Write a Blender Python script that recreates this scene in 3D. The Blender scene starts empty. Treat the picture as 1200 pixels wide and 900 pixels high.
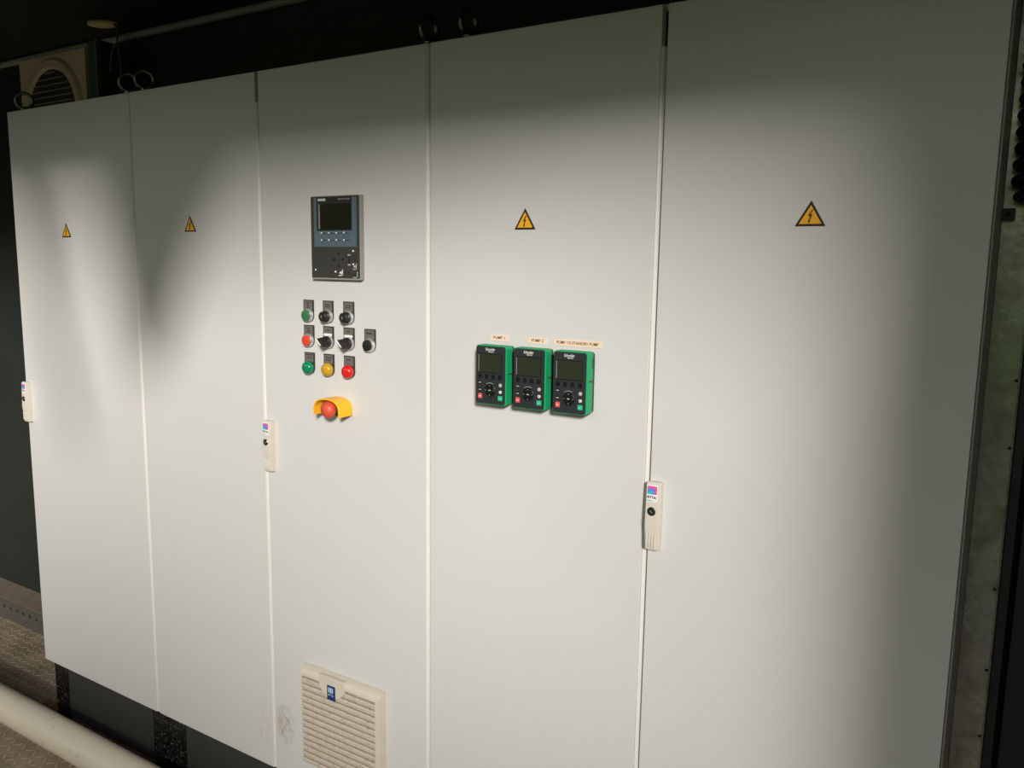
import bpy, bmesh, math, random
from mathutils import Vector, Matrix
random.seed(7)
D = bpy.data
C = bpy.context.scene.collection
PI = math.pi

# ------------------------------------------------------------------ materials
def new_mat(name):
    m = D.materials.new(name); m.use_nodes = True
    nt = m.node_tree
    return m, nt, nt.nodes['Principled BSDF']

def mat(name, col, rough=.5, metal=0., var=.06, scale=30., bump=0., bscale=200., spec=.5, coat=0.):
    """plain paint / plastic / metal with a little procedural unevenness"""
    m, nt, b = new_mat(name)
    N, L = nt.nodes, nt.links
    tc = N.new('ShaderNodeTexCoord')
    no = N.new('ShaderNodeTexNoise'); no.inputs['Scale'].default_value = scale; no.inputs['Detail'].default_value = 4
    L.new(tc.outputs['Object'], no.inputs['Vector'])
    mx = N.new('ShaderNodeMix'); mx.data_type = 'RGBA'
    lo = [max(0, c*(1-var)) for c in col]; hi = [min(1, c*(1+var)) for c in col]
    mx.inputs[6].default_value = (*lo, 1); mx.inputs[7].default_value = (*hi, 1)
    L.new(no.outputs['Fac'], mx.inputs[0]); L.new(mx.outputs[2], b.inputs['Base Color'])
    b.inputs['Roughness'].default_value = rough; b.inputs['Metallic'].default_value = metal
    b.inputs['Specular IOR Level'].default_value = spec
    b.inputs['Coat Weight'].default_value = coat
    if bump:
        n2 = N.new('ShaderNodeTexNoise'); n2.inputs['Scale'].default_value = bscale; n2.inputs['Detail'].default_value = 3
        L.new(tc.outputs['Object'], n2.inputs['Vector'])
        bp = N.new('ShaderNodeBump'); bp.inputs['Strength'].default_value = bump; bp.inputs['Distance'].default_value = .002
        L.new(n2.outputs['Fac'], bp.inputs['Height']); L.new(bp.outputs['Normal'], b.inputs['Normal'])
    return m

def math_node(nt, op, a, b=None, clamp=False):
    n = nt.nodes.new('ShaderNodeMath'); n.operation = op; n.use_clamp = clamp
    for i, v in enumerate((a, b)):
        if v is None: continue
        if isinstance(v, (int, float)): n.inputs[i].default_value = v
        else: nt.links.new(v, n.inputs[i])
    return n.outputs[0]

def ramp(nt, fac, stops):
    r = nt.nodes.new('ShaderNodeValToRGB')
    e = r.color_ramp.elements
    while len(e) > 1: e.remove(e[-1])
    e[0].position, e[0].color = stops[0][0], (*stops[0][1], 1)
    for p, c in stops[1:]:
        k = e.new(p); k.color = (*c, 1)
    nt.links.new(fac, r.inputs['Fac'])
    return r.outputs['Color']

def mixc(nt, fac, a, b):
    mx = nt.nodes.new('ShaderNodeMix'); mx.data_type = 'RGBA'
    for sock, v in ((0, fac), (6, a), (7, b)):
        if isinstance(v, (int, float)): mx.inputs[sock].default_value = v
        elif isinstance(v, tuple): mx.inputs[sock].default_value = (*v, 1)
        else: nt.links.new(v, mx.inputs[sock])
    return mx.outputs[2]

def noise(nt, vec, scale, detail=4., rough=.5):
    n = nt.nodes.new('ShaderNodeTexNoise')
    n.inputs['Scale'].default_value = scale; n.inputs['Detail'].default_value = detail
    n.inputs['Roughness'].default_value = rough
    nt.links.new(vec, n.inputs['Vector'])
    return n.outputs['Fac']

PAINT = (.585, .575, .558)
def paint_mat(name, stains=()):
    """light grey powder coat; stains = (x, z, radius, colour, threshold) grime marks in door coordinates"""
    m, nt, b = new_mat(name)
    N, L = nt.nodes, nt.links
    tc = N.new('ShaderNodeTexCoord'); v = tc.outputs['Object']
    base = mixc(nt, noise(nt, v, 3., 3.), tuple(c*.985 for c in PAINT), tuple(c*1.015 for c in PAINT))
    # tiny dark specks
    sp = noise(nt, v, 95., 1.)
    f = math_node(nt, 'MULTIPLY', math_node(nt, 'GREATER_THAN', sp, .83), .45)
    base = mixc(nt, f, base, (.22, .19, .15))
    sx = N.new('ShaderNodeSeparateXYZ'); L.new(v, sx.inputs[0])
    for (x, z, rx, rz, col, th, sc) in stains:
        dx = math_node(nt, 'DIVIDE', math_node(nt, 'SUBTRACT', sx.outputs[0], x), rx)
        dz = math_node(nt, 'DIVIDE', math_node(nt, 'SUBTRACT', sx.outputs[2], z), rz)
        d = math_node(nt, 'ADD', math_node(nt, 'MULTIPLY', dx, dx), math_node(nt, 'MULTIPLY', dz, dz))
        fall = math_node(nt, 'SUBTRACT', 1., d, True)
        n = noise(nt, v, sc, 5., .65)
        k = math_node(nt, 'MULTIPLY', math_node(nt, 'SUBTRACT', n, th), 5., True)
        k = math_node(nt, 'MULTIPLY', math_node(nt, 'MULTIPLY', fall, k), .8, True)
        base = mixc(nt, k, base, col)
    L.new(base, b.inputs['Base Color'])
    b.inputs['Roughness'].default_value = .48
    b.inputs['Specular IOR Level'].default_value = .35
    bp = N.new('ShaderNodeBump'); bp.inputs['Strength'].default_value = .06; bp.inputs['Distance'].default_value = .001
    L.new(noise(nt, v, 420., 2.), bp.inputs['Height']); L.new(bp.outputs['Normal'], b.inputs['Normal'])
    return m

def speckle_mat(name, base_col, spec_col, rough, th=.66, scale=160., amt=.8):
    m, nt, b = new_mat(name)
    N, L = nt.nodes, nt.links
    v = N.new('ShaderNodeTexCoord').outputs['Object']
    f = math_node(nt, 'MULTIPLY', math_node(nt, 'SUBTRACT', noise(nt, v, scale, 4., .7), th), 9., True)
    L.new(mixc(nt, math_node(nt, 'MULTIPLY', f, amt), base_col, spec_col), b.inputs['Base Color'])
    b.inputs['Roughness'].default_value = rough
    return m

def tread_mat():
    """dirty steel chequer plate: raised lozenges, alternating direction"""
    m, nt, b = new_mat('tread_plate')
    N, L = nt.nodes, nt.links
    v = N.new('ShaderNodeTexCoord').outputs['Object']
    s = N.new('ShaderNodeSeparateXYZ'); L.new(v, s.inputs[0])
    px = math_node(nt, 'DIVIDE', s.outputs[0], .030); py = math_node(nt, 'DIVIDE', s.outputs[1], .030)
    ix = math_node(nt, 'FLOOR', px); iy = math_node(nt, 'FLOOR', py)
    fx = math_node(nt, 'SUBTRACT', math_node(nt, 'SUBTRACT', px, ix), .5)
    fy = math_node(nt, 'SUBTRACT', math_node(nt, 'SUBTRACT', py, iy), .5)
    par = math_node(nt, 'FLOORED_MODULO', math_node(nt, 'ADD', ix, iy), 2.)
    sg = math_node(nt, 'SUBTRACT', math_node(nt, 'MULTIPLY', par, 2.), 1.)
    gx = math_node(nt, 'MULTIPLY', fx, sg)
    u = math_node(nt, 'MULTIPLY', math_node(nt, 'ADD', gx, fy), .707)
    w = math_node(nt, 'MULTIPLY', math_node(nt, 'SUBTRACT', gx, fy), .707)
    u2 = math_node(nt, 'POWER', math_node(nt, 'DIVIDE', u, .50), 2.)
    w2 = math_node(nt, 'POWER', math_node(nt, 'DIVIDE', w, .15), 2.)
    h = math_node(nt, 'SUBTRACT', 1., math_node(nt, 'ADD', u2, w2), True)
    dirt = noise(nt, v, 7., 6., .6)
    fine = noise(nt, v, 120., 4., .6)
    base = ramp(nt, dirt, [(.3, (.24, .18, .12)), (.5, (.41, .315, .215)), (.7, (.55, .43, .30))])
    base = mixc(nt, math_node(nt, 'MULTIPLY', fine, .5), base, (.20, .155, .105))
    k = math_node(nt, 'MULTIPLY', math_node(nt, 'MULTIPLY', h, 2.2, True), math_node(nt, 'MULTIPLY', fine, 1.1), True)
    L.new(mixc(nt, k, base, (.66, .56, .42)), b.inputs['Base Color'])
    b.inputs['Roughness'].default_value = .55
    b.inputs['Metallic'].default_value = .15
    bp = N.new('ShaderNodeBump'); bp.inputs['Strength'].default_value = .9; bp.inputs['Distance'].default_value = .003
    L.new(math_node(nt, 'ADD', math_node(nt, 'MULTIPLY', h, 1.), math_node(nt, 'MULTIPLY', fine, .25)), bp.inputs['Height'])
    L.new(bp.outputs['Normal'], b.inputs['Normal'])
    return m

def holes_mat():
    """grey steel kerb face with a row of small punched holes"""
    m, nt, b = new_mat('perforated_kerb')
    N, L = nt.nodes, nt.links
    v = N.new('ShaderNodeTexCoord').outputs['Object']
    s = N.new('ShaderNodeSeparateXYZ'); L.new(v, s.inputs[0])
    fx = math_node(nt, 'SUBTRACT', math_node(nt, 'FRACT', math_node(nt, 'DIVIDE', s.outputs[0], .05)), .5)
    fz = math_node(nt, 'DIVIDE', math_node(nt, 'SUBTRACT', s.outputs[2], .055), .05)
    d = math_node(nt, 'ADD', math_node(nt, 'POWER', fx, 2.), math_node(nt, 'POWER', fz, 2.))
    hole = math_node(nt, 'LESS_THAN', d, .02)
    base = mixc(nt, noise(nt, v, 40., 5., .65), (.045, .043, .035), (.12, .11, .09))
    base = mixc(nt, hole, base, (.006, .006, .006))
    L.new(base, b.inputs['Base Color']); b.inputs['Roughness'].default_value = .7
    return m

def galv_mat():
    m, nt, b = new_mat('galvanised_steel')
    N, L = nt.nodes, nt.links
    v = N.new('ShaderNodeTexCoord').outputs['Object']
    vo = N.new('ShaderNodeTexVoronoi'); vo.inputs['Scale'].default_value = 90.; L.new(v, vo.inputs['Vector'])
    c = mixc(nt, vo.outputs['Color'], (.42, .41, .36), (.54, .53, .47))
    gr = noise(nt, v, 16., 6., .6)
    c = mixc(nt, math_node(nt, 'MULTIPLY', math_node(nt, 'SUBTRACT', gr, .45), 3., True), c, (.22, .19, .14))
    L.new(c, b.inputs['Base Color'])
    b.inputs['Metallic'].default_value = .8
    L.new(math_node(nt, 'ADD', math_node(nt, 'MULTIPLY', gr, .25), .16), b.inputs['Roughness'])
    bp = N.new('ShaderNodeBump'); bp.inputs['Strength'].default_value = .25; bp.inputs['Distance'].default_value = .002
    L.new(noise(nt, v, 60., 4.), bp.inputs['Height']); L.new(bp.outputs['Normal'], b.inputs['Normal'])
    return m

def grass_mat():
    m, nt, b = new_mat('grass_and_gravel')
    v = nt.nodes.new('ShaderNodeTexCoord').outputs['Object']
    s_ = nt.nodes.new('ShaderNodeSeparateXYZ'); nt.links.new(v, s_.inputs[0])
    k = math_node(nt, 'MULTIPLY', math_node(nt, 'SUBTRACT', math_node(nt, 'MULTIPLY', s_.outputs[1], -1.), 6.5), .5, True)
    g = mixc(nt, noise(nt, v, 4., 5.), (.10, .19, .035), (.22, .34, .08))
    r_ = mixc(nt, noise(nt, v, 6., 5.), (.12, .105, .08), (.24, .21, .16))
    nt.links.new(mixc(nt, k, r_, g), b.inputs['Base Color']); b.inputs['Roughness'].default_value = .9
    return m

M = dict(
    paint=paint_mat('light_grey_powder_coat'),
    paint_marked=paint_mat('light_grey_powder_coat_scuffed', [(.452, .33, .03, .07, (.30, .25, .19), .52, 70.), (.41, .45, .02, .05, (.36, .31, .24), .58, 90.)]),
    paint_stained=paint_mat('light_grey_powder_coat_stained', [(.528, .347, .040, .060, (.30, .20, .135), .43, 42.), (.524, .325, .010, .014, (.20, .13, .09), .38, 60.)]),
    seal=mat('black_seal', (.012, .011, .009), .7),
    lit_edge=mat('light_grey_lit_edge', (.64, .63, .59), .35),  # lighter than the door paint: light caught on the edges put into the colour
    plinth=speckle_mat('dark_plinth', (.032, .033, .030), (.10, .10, .09), .55, .63, 120., .5),
    plinth_gloss=speckle_mat('black_gloss_plinth', (.006, .006, .006), (.28, .27, .24), .25, .585, 170., .8),
    zinc=mat('zinc_steel', (.20, .195, .18), .3, 1.),
    chrome=mat('satin_chrome', (.80, .79, .77), .30, .8),
    handle=mat('handle_beige', (.60, .55, .48), .45),
    white=mat('white_print', (.80, .78, .74), .5),
    magenta=mat('magenta_print', (.70, .08, .30), .5), blue=mat('blue_print', (.07, .25, .62), .5),
    teal=mat('teal_print', (.04, .42, .42), .5), pink=mat('pink_print', (.82, .55, .55), .5),
    purple=mat('purple_print', (.28, .14, .50), .5),
    black=mat('black_plastic', (.012, .012, .012), .38), matte_black=mat('matte_black', (.014, .013, .012), .65),
    ink=mat('black_ink', (.02, .017, .014), .6),
    legend=mat('legend_grey', (.125, .12, .105), .5), legend_frame=mat('legend_frame_black', (.03, .028, .025), .5),
    green_btn=mat('green_button', (.028, .15, .06), .35), red_btn=mat('red_button', (.62, .055, .03), .38),
    lens_green=mat('green_lens', (.0, .19, .085), .18, coat=.4), lens_yellow=mat('yellow_lens', (.50, .29, .015), .18, coat=.4),
    lens_red=mat('red_lens', (.60, .012, .012), .18, coat=.4),
    stop_yellow=mat('shroud_yellow', (.92, .46, .012), .42), stop_red=mat('mushroom_red', (.60, .075, .035), .45),
    hmi_glint=mat('panel_edge_reflection', (.22, .205, .185), .42), hmi_dark=mat('panel_charcoal', (.036, .034, .030), .5),
    hmi_blue=mat('panel_slate_blue', (.085, .125, .155), .5), screen=mat('dark_glass', (.006, .005, .004), .12),
    hmi_edge=mat('panel_side_grey', (.27, .26, .24), .45),
    mark=mat('grey_print', (.42, .41, .38), .5), teal_tag=mat('pale_teal_print', (.30, .45, .42), .5),
    kp_green=mat('keypad_green', (.003, .30, .11), .5), kp_face=mat('keypad_face', (.020, .023, .026), .42),
    kp_screen=mat('keypad_lcd', (.026, .030, .018), .2), kp_screen_rim=mat('keypad_lcd_rim', (.014, .015, .015), .25),
    kp_key=mat('keypad_key_black', (.005, .005, .006), .35), kp_red=mat('keypad_red_key', (.68, .09, .075), .45),
    kp_go=mat('keypad_green_key', (.01, .42, .20), .45), kp_back=mat('keypad_back', (.02, .05, .03), .5),
    tape=mat('cream_label_tape', (.78, .60, .46), .5), tape_ink=mat('brown_red_print', (.20, .05, .03), .5),
    sign_yellow=mat('warning_yellow', (.83, .40, .012), .45), sign_black=mat('warning_black', (.022, .008, .004), .5),
    vent=speckle_mat('beige_filter_plastic', (.60, .53, .43), (.36, .29, .22), .5, .52, 110., .6),
    vent_clean=mat('beige_plastic', (.62, .555, .455), .45), vent_dark=mat('filter_mat', (.10, .085, .065), .9),
    tag_blue=mat('tag_blue', (.004, .028, .15), .4), tag_white=mat('tag_print', (.45, .55, .70), .5),
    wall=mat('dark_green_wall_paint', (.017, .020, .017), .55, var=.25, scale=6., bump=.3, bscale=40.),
    wall_side=mat("pale_side_wall", (.38, .37, .33), .6, var=.2, scale=6.),
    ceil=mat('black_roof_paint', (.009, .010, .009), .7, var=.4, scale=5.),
    rail=mat('corner_rail_grey', (.34, .33, .28), .5),
    ledge=mat('dirty_ledge', (.22, .17, .12), .75, var=.35, scale=25.),
    kerb=holes_mat(), tread=tread_mat(), galv=galv_mat(),
    ext_fan=mat('beige_fan_plastic', (.66, .50, .36), .6), ext_dark=mat('fan_slot_dark', (.03, .027, .02), .7),
    ext_slat=mat('fan_slat', (.36, .30, .21), .55),
    duct=mat('dark_green_duct', (.055, .070, .055), .5), duct_edge=mat('duct_edge', (.13, .14, .12), .45),
    wood=mat('varnished_grip', (.82, .53, .25), .45, var=.3, scale=60.), wire=mat('dull_wire', (.12, .12, .11), .45, .6),
    pvc=speckle_mat('cream_pvc', (.76, .67, .53), (.36, .28, .19), .38, .60, 28., .55),
    orange=mat('orange_cord', (.62, .20, .055), .8), straw=mat('straw_fibre', (.50, .36, .20), .8),
    coil=mat('black_cable_rubber', (.012, .014, .012), .5), post=mat('charcoal_post', (.028, .030, .030), .55),
    ground=grass_mat(), shade_hedge=mat('leafy_green', (.10, .19, .04), .8, var=.6, scale=8., bump=.6, bscale=30.),
)

# ------------------------------------------------------------------ mesh builder
class MB:
    def __init__(s): s.bm = bmesh.new(); s.mats = []
    def mi(s, m):
        if m not in s.mats: s.mats.append(m)
        return s.mats.index(m)
    def _take(s, verts, m):
        i = s.mi(m)
        for f in {f for v in verts for f in v.link_faces}: f.material_index = i
    def box(s, x0, x1, y0, y1, z0, z1, m, bev=0., seg=2, rot=None):
        r = bmesh.ops.create_cube(s.bm, size=1.); vs = r['verts']
        c = Vector(((x0+x1)/2, (y0+y1)/2, (z0+z1)/2))
        for v in vs:
            v.co = Vector((v.co.x*(x1-x0), v.co.y*(y1-y0), v.co.z*(z1-z0)))
            if rot: v.co = rot @ v.co
            v.co += c
        s._take(vs, m)
        if bev:
            es = list({e for v in vs for e in v.link_edges}); i = s.mi(m)
            r = bmesh.ops.bevel(s.bm, geom=es, offset=bev, segments=seg, profile=.5, affect='EDGES')
            for f in r['faces']: f.material_index = i
        return s
    def prism(s, pts, y0, y1, m, bev=0., axis='y', mcap=None):
        """polygon (a,b) extruded along an axis: 'y' -> pts are (x,z); 'x' -> pts are (y,z); 'z' -> (x,y)"""
        def P(a, b, t): return {'y': (a, t, b), 'x': (t, a, b), 'z': (a, b, t)}[axis]
        A = [s.bm.verts.new(P(a, b, y0)) for a, b in pts]; B = [s.bm.verts.new(P(a, b, y1)) for a, b in pts]
        n = len(pts); i = s.mi(m); fs = []
        fa = s.bm.faces.new(A); fb = s.bm.faces.new(B[::-1]); fs += [fa, fb]
        for k in range(n): fs.append(s.bm.faces.new((A[k], B[k], B[(k+1) % n], A[(k+1) % n])))
        bmesh.ops.recalc_face_normals(s.bm, faces=fs)
        for f in fs: f.material_index = i
        if mcap: fa.material_index = s.mi(mcap)
        if bev:
            es = list(fa.edges)
            r = bmesh.ops.bevel(s.bm, geom=es, offset=bev, segments=2, profile=.5, affect='EDGES')
            for f in r['faces']: f.material_index = i
        return s
    def lathe(s, prof, cx, cy, cz, m, axis='y', n=32, caps=True):
        """profile [(radius, t)] turned about an axis through (cx,cy,cz)"""
        i = s.mi(m); rings = []
        for r, t in prof:
            ring = []
            if r < 1e-6:
                co = {'y': (cx, cy+t, cz), 'z': (cx, cy, cz+t), 'x': (cx+t, cy, cz)}[axis]
                ring = [s.bm.verts.new(co)]
            else:
                for k in range(n):
                    a = 2*PI*k/n; c, d = r*math.cos(a), r*math.sin(a)
                    co = {'y': (cx+c, cy+t, cz+d), 'z': (cx+c, cy+d, cz+t), 'x': (cx+t, cy+c, cz+d)}[axis]
                    ring.append(s.bm.verts.new(co))
            rings.append(ring)
        fs = []
        for A, B in zip(rings, rings[1:]):
            for k in range(n):
                q = [A[k % len(A)], A[(k+1) % len(A)], B[(k+1) % len(B)], B[k % len(B)]]
                u = []
                for v in q:
                    if v not in u: u.append(v)
                if len(u) > 2: fs.append(s.bm.faces.new(u))
        for R in (rings[0], rings[-1]):
            if caps and len(R) > 2: fs.append(s.bm.faces.new(R))
        bmesh.ops.recalc_face_normals(s.bm, faces=fs)
        for f in fs: f.material_index = i
        return s
    def tube(s, path, r, m, n=10, closed=False, rad=None):
        i = s.mi(m); path = [Vector(p) for p in path]; L = len(path); rings = []
        up = Vector((.013, .021, 1.)).normalized(); prev = None
        for k, p in enumerate(path):
            a = path[(k-1) % L] if (closed or k) else p
            b = path[(k+1) % L] if (closed or k < L-1) else p
            t = (b-a).normalized()
            if prev is None:
                u = t.cross(up)
                if u.length < 1e-3: u = t.cross(Vector((1, 0, 0)))
            else: u = prev - t*prev.dot(t)
            u.normalize(); prev = u; w = t.cross(u)
            rr = rad[k] if rad else r
            rings.append([s.bm.verts.new(p+u*rr*math.cos(2*PI*j/n)+w*rr*math.sin(2*PI*j/n)) for j in range(n)])
        fs = []
        pairs = list(zip(rings, rings[1:])) + ([(rings[-1], rings[0])] if closed else [])
        for A, B in pairs:
            for j in range(n): fs.append(s.bm.faces.new((A[j], A[(j+1) % n], B[(j+1) % n], B[j])))
        if not closed: fs += [s.bm.faces.new(rings[0]), s.bm.faces.new(rings[-1])]
        bmesh.ops.recalc_face_normals(s.bm, faces=fs)
        for f in fs: f.material_index = i
        return s
    def build(s, name, parent=None, label=None, ang=35):
        me = D.meshes.new(name); s.bm.to_mesh(me); s.bm.free()
        for m in s.mats: me.materials.append(m)
        for p in me.polygons: p.use_smooth = True
        me.set_sharp_from_angle(angle=math.radians(ang))
        o = D.objects.new(name, me); C.objects.link(o)
        wn = o.modifiers.new('weighted_normal', 'WEIGHTED_NORMAL'); wn.keep_sharp = True; wn.weight = 100
        if parent: o.parent = parent
        if label: o['label'] = label
        return o

def rrect(x0, x1, z0, z1, r, n=6, r_bot=None):
    rb = r if r_bot is None else r_bot
    out = []
    for cx, cz, a0, q in ((x1-r, z1-r, 0, r), (x0+r, z1-r, 90, r), (x0+rb, z0+rb, 180, rb), (x1-rb, z0+rb, 270, rb)):
        for k in range(n+1):
            a = math.radians(a0+90*k/n); out.append((cx+q*math.cos(a), cz+q*math.sin(a)))
    return out

def thing(name, label, cat, loc, group=None):
    o = D.objects.new(name, None); C.objects.link(o); o.location = loc; o.empty_display_size = .05
    o['label'] = label; o['category'] = cat
    if group: o['group'] = group
    return o
def tag(o, label, cat, group=None):
    o['label'] = label; o['category'] = cat
    if group: o['group'] = group
    return o
def struct(o): o['kind'] = 'structure'; return o

def dup(root, loc, label):
    r = root.copy(); C.objects.link(r); r.location = loc; r['label'] = label
    for ch in list(root.children):
        c = ch.copy(); C.objects.link(c); c.parent = r
        for g in list(ch.children):
            d = g.copy(); C.objects.link(d); d.parent = c
    return r

def text_mesh(name, body, m, w, h, cx, y, cz, parent, bold=0., depth=.0004):
    """lettering standing on a surface that faces -y, fitted to w x h around (cx, cz)"""
    cu = D.curves.new('tmp', 'FONT'); cu.body = body; cu.align_x = 'CENTER'; cu.align_y = 'CENTER'
    cu.extrude = .0; cu.offset = bold; cu.space_character = 1.05; cu.resolution_u = 3
    tmp = D.objects.new('tmp', cu); C.objects.link(tmp)
    dg = bpy.context.evaluated_depsgraph_get()
    me = D.meshes.new_from_object(tmp.evaluated_get(dg))
    D.objects.remove(tmp); D.curves.remove(cu)
    xs = [v.co.x for v in me.vertices]; ys = [v.co.y for v in me.vertices]
    x0, x1, y0, y1 = min(xs), max(xs), min(ys), max(ys)
    for v in me.vertices:
        v.co = Vector((cx+((v.co.x-x0)/(x1-x0)-.5)*w, y-depth, cz+((v.co.y-y0)/(y1-y0)-.5)*h))
    bm = bmesh.new(); bm.from_mesh(me)
    r = bmesh.ops.extrude_face_region(bm, geom=list(bm.faces))
    for v in [g for g in r['geom'] if isinstance(g, bmesh.types.BMVert)]: v.co.y += depth*.98
    bmesh.ops.recalc_face_normals(bm, faces=list(bm.faces))
    bm.to_mesh(me); bm.free()
    me.name = name; me.materials.clear(); me.materials.append(m)
    o = D.objects.new(name, me); C.objects.link(o); o.parent = parent
    return o

# ------------------------------------------------------------------ the setting: a steel container room, its long side open behind the camera
WALL_Y, CEIL_Z, FRONT_Y = .44, 2.293, -1.25
XL, XR = -2.6, 4.3
struct(MB().box(XL, XR, FRONT_Y-.02, WALL_Y, -.05, 0, M['tread']).build('floor'))
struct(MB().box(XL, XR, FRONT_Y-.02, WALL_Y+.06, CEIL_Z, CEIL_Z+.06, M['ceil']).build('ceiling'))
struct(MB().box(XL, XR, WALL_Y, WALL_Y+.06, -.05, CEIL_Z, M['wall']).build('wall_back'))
struct(MB().box(XL-.06, XL, FRONT_Y-.02, WALL_Y+.06, -.05, CEIL_Z+.06, M['wall_side']).build('wall_left'))
struct(MB().box(XR, XR+.06, FRONT_Y-.02, WALL_Y+.06, -.05, CEIL_Z+.06, M['wall_side']).build('wall_right'))
JAMB = 3.435
wf = MB()
wf.box(XL, -1.5, FRONT_Y-.06, FRONT_Y, 0, CEIL_Z, M['wall_side']); wf.box(JAMB, XR, FRONT_Y-.06, FRONT_Y, 0, CEIL_Z, M['wall_side'])
# added unseen flap at the roof edge and hanging strips, shaped to shade the doors
shade_lip = [(-2.6, 2.86), (2.08, 2.87), (2.5, 2.83), (3.0, 2.80), (3.4, 2.88), (3.8, 2.99), (4.1, 2.96), (4.3, 2.80), (4.6, 2.70), (4.9, 2.62), (6.5, 2.60)]
fb = wf.bm; top = [fb.verts.new((x, FRONT_Y-1.35, z)) for x, z in shade_lip]; low = [fb.verts.new((x, FRONT_Y, CEIL_Z+.02)) for x, z in shade_lip]
fi = wf.mi(M['wall_side'])
for k in range(len(shade_lip)-1):
    f = fb.faces.new((top[k], top[k+1], low[k+1], low[k])); f.material_index = fi
wf.prism([(1.46, CEIL_Z), (1.54, 2.02), (1.60, 1.84), (1.70, 1.82), (1.84, 2.06), (1.98, CEIL_Z)], FRONT_Y-.03, FRONT_Y-.02, M['wall_side'])  # added strip, casts the soft dark patch on the second door
wf.prism([(1.06, CEIL_Z), (1.26, 1.62), (1.33, 1.55), (1.16, CEIL_Z)], FRONT_Y-.03, FRONT_Y-.02, M['wall_side'])  # added strap, casts the slanting streak on the first door
struct(wf.build('wall_front_and_shade_flaps'))
kb = MB()
kb.box(XL, 2.60, .326, WALL_Y, 0, .085, M['ledge'])
kb.box(XL, 2.60, .322, .326, 0, .083, M['kerb'])
struct(kb.build('baseboard_back'))
struct(MB().tube([(XL, .428, 2.279), (XR, .428, 2.279)], .012, M['rail'], 12).build('trim_1'))
g = MB().box(-40, 40, -60, FRONT_Y-.02, -.30, -.20, M['ground']); struct(g.build('ground_outside'))  # unseen yard ground outside the open side
hd = MB(); hd.prism([(-6, -.2), (14, -.2), (14, 6.), (10, 5.6), (9., 4.8), (8.6, 4.3), (8.2, 3.85), (8.0, 3.45), (7.8, 3.1), (7.5, 3.15), (7.1, 3.5), (6.7, 3.82), (6.2, 3.86), (5.6, 3.70), (5.0, 3.5), (4.2, 1.9), (-6, 1.8)], -7.6, -7., M['shade_hedge']); struct(hd.build('added_shade_hedge'))  # added unseen green bank, outline shaped to dim the lower doors

# ------------------------------------------------------------------ control cabinets
DZ0, DZ1 = .210, 1.9586
CAB_Z0, CAB_Z1 = .187, 1.9665
GAP = .006
def lever_handle(parent, x, x_base):
    """slim swing lever: sloping cover, coloured maker's sticker, lock barrel, ribbed grip"""
    hx0, hx1 = x-x_base, x-x_base+.0275
    z1, z0 = 1.1400, 1.0145
    b = MB()
    prof = [(0, z1), (-.013, z1), (-.0155, z1-.003), (-.0185, z0+.048), (-.0165, z0+.030), (-.0150, z0+.004), (-.0135, z0), (0, z0-.002)]
    b.prism(prof, hx0, hx1, M['handle'], 0, 'x')
    bmesh.ops.bevel(b.bm, geom=[e for e in b.bm.edges if abs(e.verts[0].co.x-e.verts[1].co.x) < 1e-6 and (e.verts[0].co.y < -.005 or e.verts[1].co.y < -.005)], offset=.0022, segments=2, profile=.5, affect='EDGES')
    h = b.build('lever_handle', parent, 'beige plastic lever handle')
    # sticker: a slightly leaning plate that follows the cover
    def yf(z): t = (z1-.003-z)/(z1-.003-(z0+.048)); return -.0155-.003*t
    cx = (hx0+hx1)/2-.0015
    s = MB()
    def plate(xa, xb, za, zb, m, lift):
        v = [s.bm.verts.new(p) for p in ((xa, yf(za)-lift, za), (xb, yf(za)-lift, za), (xb, yf(zb)-lift, zb), (xa, yf(zb)-lift, zb))]
        w = [s.bm.verts.new((q.co.x, q.co.y+lift+.0003, q.co.z)) for q in v]
        fs = [s.bm.faces.new(v), s.bm.faces.new(w[::-1])]
        for k in range(4): fs.append(s.bm.faces.new((v[k], w[k], w[(k+1) % 4], v[(k+1) % 4])))
        bmesh.ops.recalc_face_normals(s.bm, faces=fs)
        for f in fs: f.material_index = s.mi(m)
    a, bb = cx-.0102, cx+.0102
    plate(a, bb, 1.1045, 1.1355, M['white'], .0004)
    L_, R_, B_, T_ = a+.0012, bb-.0012, 1.1185, 1.1335
    plate(L_, R_, B_, T_, M['magenta'], .0007)
    plate(L_, R_-.0030, B_, T_-.0040, M['purple'], .0009)
    plate(L_, R_-.0055, B_, T_-.0065, M['blue'], .0011)
    plate(L_, R_-.0090, B_, T_-.0100, M['teal'], .0013)
    plate(L_, cx, 1.1060, 1.1078, M['teal'], .0007); plate(cx, R_, 1.1060, 1.1078, M['pink'], .0007)
    s.build('maker_sticker', h, 'white sticker with stepped magenta and blue squares')
    text_mesh('lettering', 'RITTAL', M['ink'], .0175, .0050, cx, yf(1.1132)-.0004, 1.1132, h, .03)
    k = MB()
    k.lathe([(.0001, -.0016), (.0072, -.0016), (.0082, -.0006), (.0082, .002)], cx, yf(1.087), 1.087, M['zinc'], 'y', 24)
    k.lathe([(.0001, -.0020), (.0050, -.0020), (.0050, -.001)], cx, yf(1.087), 1.087, M['black'], 'y', 20)
    k.box(cx-.003, cx+.003, yf(1.087)-.0026, yf(1.087)-.0018, 1.0864, 1.0876, M['chrome'], rot=Matrix.Rotation(.7, 3, 'Y'))
    k.build('lock_barrel', h, 'round metal key lock')
    r = MB()
    for q in range(4):
        xx = hx0+.0045+q*.0052
        r.box(xx-.0018, xx+.0018, -.0178, -.013, z0+.006, z0+.030, M['handle'], .0006, 1)
    r.build('ribbed_grip', h)
    return h

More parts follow.
